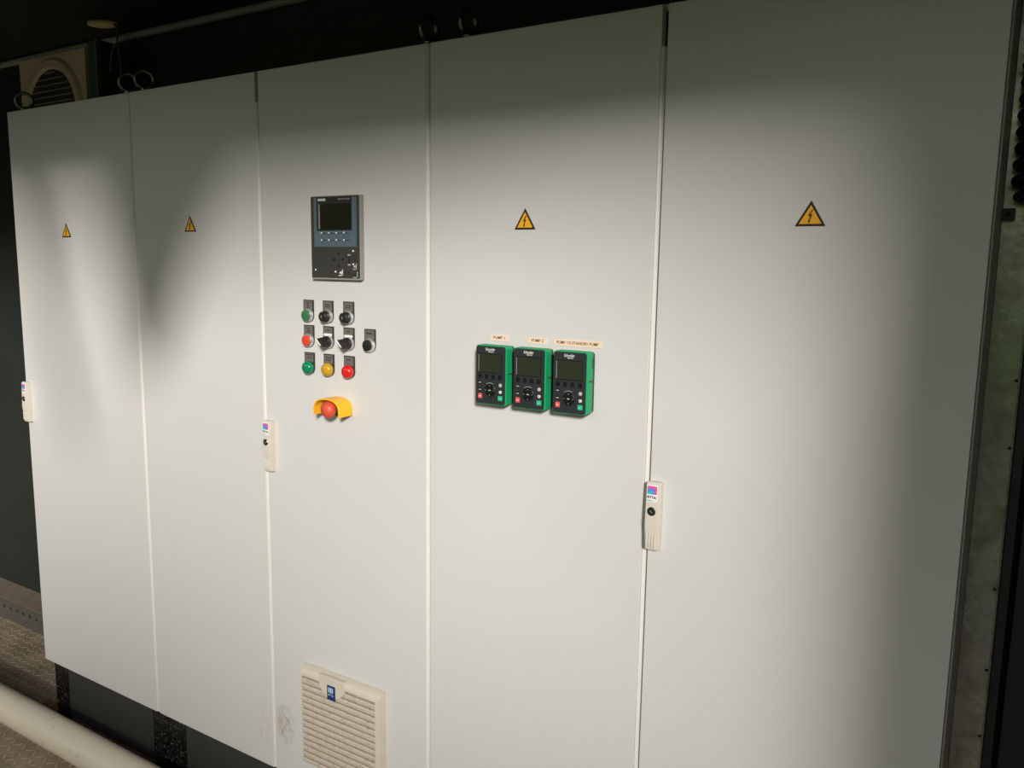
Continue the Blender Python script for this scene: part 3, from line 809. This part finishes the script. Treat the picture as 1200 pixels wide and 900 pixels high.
# ------------------------------------------------------------------ pipe and scraps on the floor
b = MB(); PR = .050
b.lathe([(PR-.004, 0), (PR, 0), (PR, 3.9), (PR-.004, 3.9)], 0, 0, 0, M['pvc'], 'x', 48)
o = b.build('drain_pipe'); o.location = (-1.35, -.082, PR); tag(o, 'dusty cream plastic pipe lying on the floor along the cabinets', 'pipe')
def scrap():
    root = thing('frayed_cord', 'frayed orange and straw cord scraps beside the left plinth corner', 'cord', (-.05, .0, 0))
    rr = random.Random(3)
    for m_, n in (('orange', 9), ('straw', 8)):
        b = MB()
        for k in range(n):
            x, y = rr.uniform(-.055, .035), rr.uniform(-.015, .075); a = rr.uniform(.3, 1.2); L = rr.uniform(.03, .075)
            pts = [(x+L*t*math.cos(a+.8*t), y+L*t*math.sin(a+.8*t), .003+.010*math.sin(PI*t)) for t in [q/6 for q in range(7)]]
            b.tube(pts, .0022, M[m_], 6)
        b.build('cord_strand', root, 'orange strands' if m_ == 'orange' else 'straw coloured strands')
scrap()

# ------------------------------------------------------------------ right end: galvanised cover strip, coiled cable, bracket, post
r = thing('galvanised_strip', 'dull galvanised steel cover strip standing right of the last cabinet', 'metal strip', (2.606, .30, 0))
b = MB(); b.box(0, .050, 0, .0025, 0, 2.28, M['galv'], .0005, 1); b.box(.049, .0515, -.006, .0025, 0, 2.28, M['galv'], .0008, 1); b.build('strip_face', r)
b = MB(); b.box(.053, .068, .010, .014, 0, 2.28, M['post'], .0005, 1); b.build('rear_flange', r, 'dark rear flange')
for z in (1.335, 1.215, .955, .80, .67):
    b = MB(); b.lathe([(.0001, -.0022), (.0020, -.0018), (.0030, 0)], .0455, 0, z, M['matte_black'], 'y', 14); b.build('screw_head', r, 'dark screw head')
b = MB(); b.box(0, .40, 0, .03, 0, 2.28, M['post'], .003)
o = b.build('dark_panel'); o.location = (2.684, .35, 0); tag(o, 'charcoal panel standing behind the galvanised strip at right edge', 'panel')

b = MB(); turns, pitch, R = 24.8, .0265, .0165; path = []; rad = []
N_ = int(turns*18)
for k in range(N_+1):
    t = k/18; a = 2*PI*t; f = min(1., (k/18)/.8)
    rr = R*(.35+.65*f); path.append((rr*math.cos(a), rr*math.sin(a), pitch*t)); rad.append(.0072*(.45+.55*f))
path = [(0.004, 0.0, -.022), (0.003, .001, -.012)] + path; rad = [.0022, .0032] + rad
b.tube(path, .006, M['coil'], 10, rad=rad)
o = b.build('coiled_cable'); o.location = (2.6375, .269, 1.632); tag(o, 'black coiled cable hanging in front of the galvanised strip', 'cable')
r = thing('small_bracket', 'small dark clip bracket below the coiled cable', 'bracket', (2.6035, .284, 1.609))
MB().box(0, .022, 0, .0148, 0, .020, M['post'], .002).build('clip_body', r)
b = MB(); b.lathe([(.0001, -.003), (.003, -.0025), (.004, 0)], .011, 0, .010, M['matte_black'], 'y', 12); b.build('clip_screw', r)

# ------------------------------------------------------------------ light: hazy low sun and sky through the open side
w = D.worlds.new('sky'); bpy.context.scene.world = w; w.use_nodes = True
nt = w.node_tree; N, L = nt.nodes, nt.links
bg = N['Background']
tc = N.new('ShaderNodeTexCoord'); v = tc.outputs['Generated']
sx = N.new('ShaderNodeSeparateXYZ'); L.new(v, sx.inputs[0])
el = sx.outputs[2]
tree = math_node(nt, 'ADD', .13, math_node(nt, 'MULTIPLY', math_node(nt, 'SUBTRACT', noise(nt, v, 5., 5., .6), .5), .45))
sky = ramp(nt, el, [(.0, (1., .91, .78)), (.35, (.96, .93, .86)), (.7, (.80, .88, 1.)), (1., (.5, .66, .95))])
isky = math_node(nt, 'MULTIPLY', math_node(nt, 'SUBTRACT', el, tree), 18., True)
leaf = mixc(nt, noise(nt, v, 40., 3.), (.035, .060, .018), (.11, .16, .055))
c = mixc(nt, isky, leaf, sky)
c = mixc(nt, math_node(nt, 'LESS_THAN', el, -.02), c, (.16, .15, .11))
L.new(c, bg.inputs['Color']); bg.inputs['Strength'].default_value = 1.2

sd = D.lights.new('hazy_sun', 'SUN'); sd.energy = 4.4; sd.angle = math.radians(8); sd.color = (1., .965, .91)
so = D.objects.new('hazy_sun', sd); C.objects.link(so)
dirv = Vector((-.80, 1., -.47)).normalized()
so.rotation_euler = dirv.to_track_quat('-Z', 'Y').to_euler()
pd = D.lights.new('opening_portal', 'AREA'); pd.shape = 'RECTANGLE'; pd.size = 5.0; pd.size_y = 2.3; pd.cycles.is_portal = True
po = D.objects.new('opening_portal', pd); C.objects.link(po); po.location = (.97, FRONT_Y-.07, 1.12)
po.rotation_euler = (PI/2, 0, 0)

# ------------------------------------------------------------------ camera
cd = D.cameras.new('camera'); cam = D.objects.new('camera', cd); C.objects.link(cam)
cd.sensor_width = 36.; cd.lens = 952.811*36/1200; cd.clip_start = .02
yaw, pit, rol = .5535054, -.1418273, .0148744
fw = Vector((-math.sin(yaw)*math.cos(pit), math.cos(yaw)*math.cos(pit), math.sin(pit)))
rt = Vector((math.cos(yaw), math.sin(yaw), 0)); up = rt.cross(fw)
r2 = rt*math.cos(rol)+up*math.sin(rol); u2 = -rt*math.sin(rol)+up*math.cos(rol)
mw = Matrix((r2, u2, -fw)).transposed().to_4x4(); mw.translation = Vector((2.6427, -1.3535, 1.5165))
cam.matrix_world = mw
sc = bpy.context.scene; sc.camera = cam
sc.view_settings.view_transform = 'Standard'; sc.view_settings.look = 'None'
sc.view_settings.exposure = 0.; sc.view_settings.gamma = 1.; sc.view_settings.use_curve_mapping = False
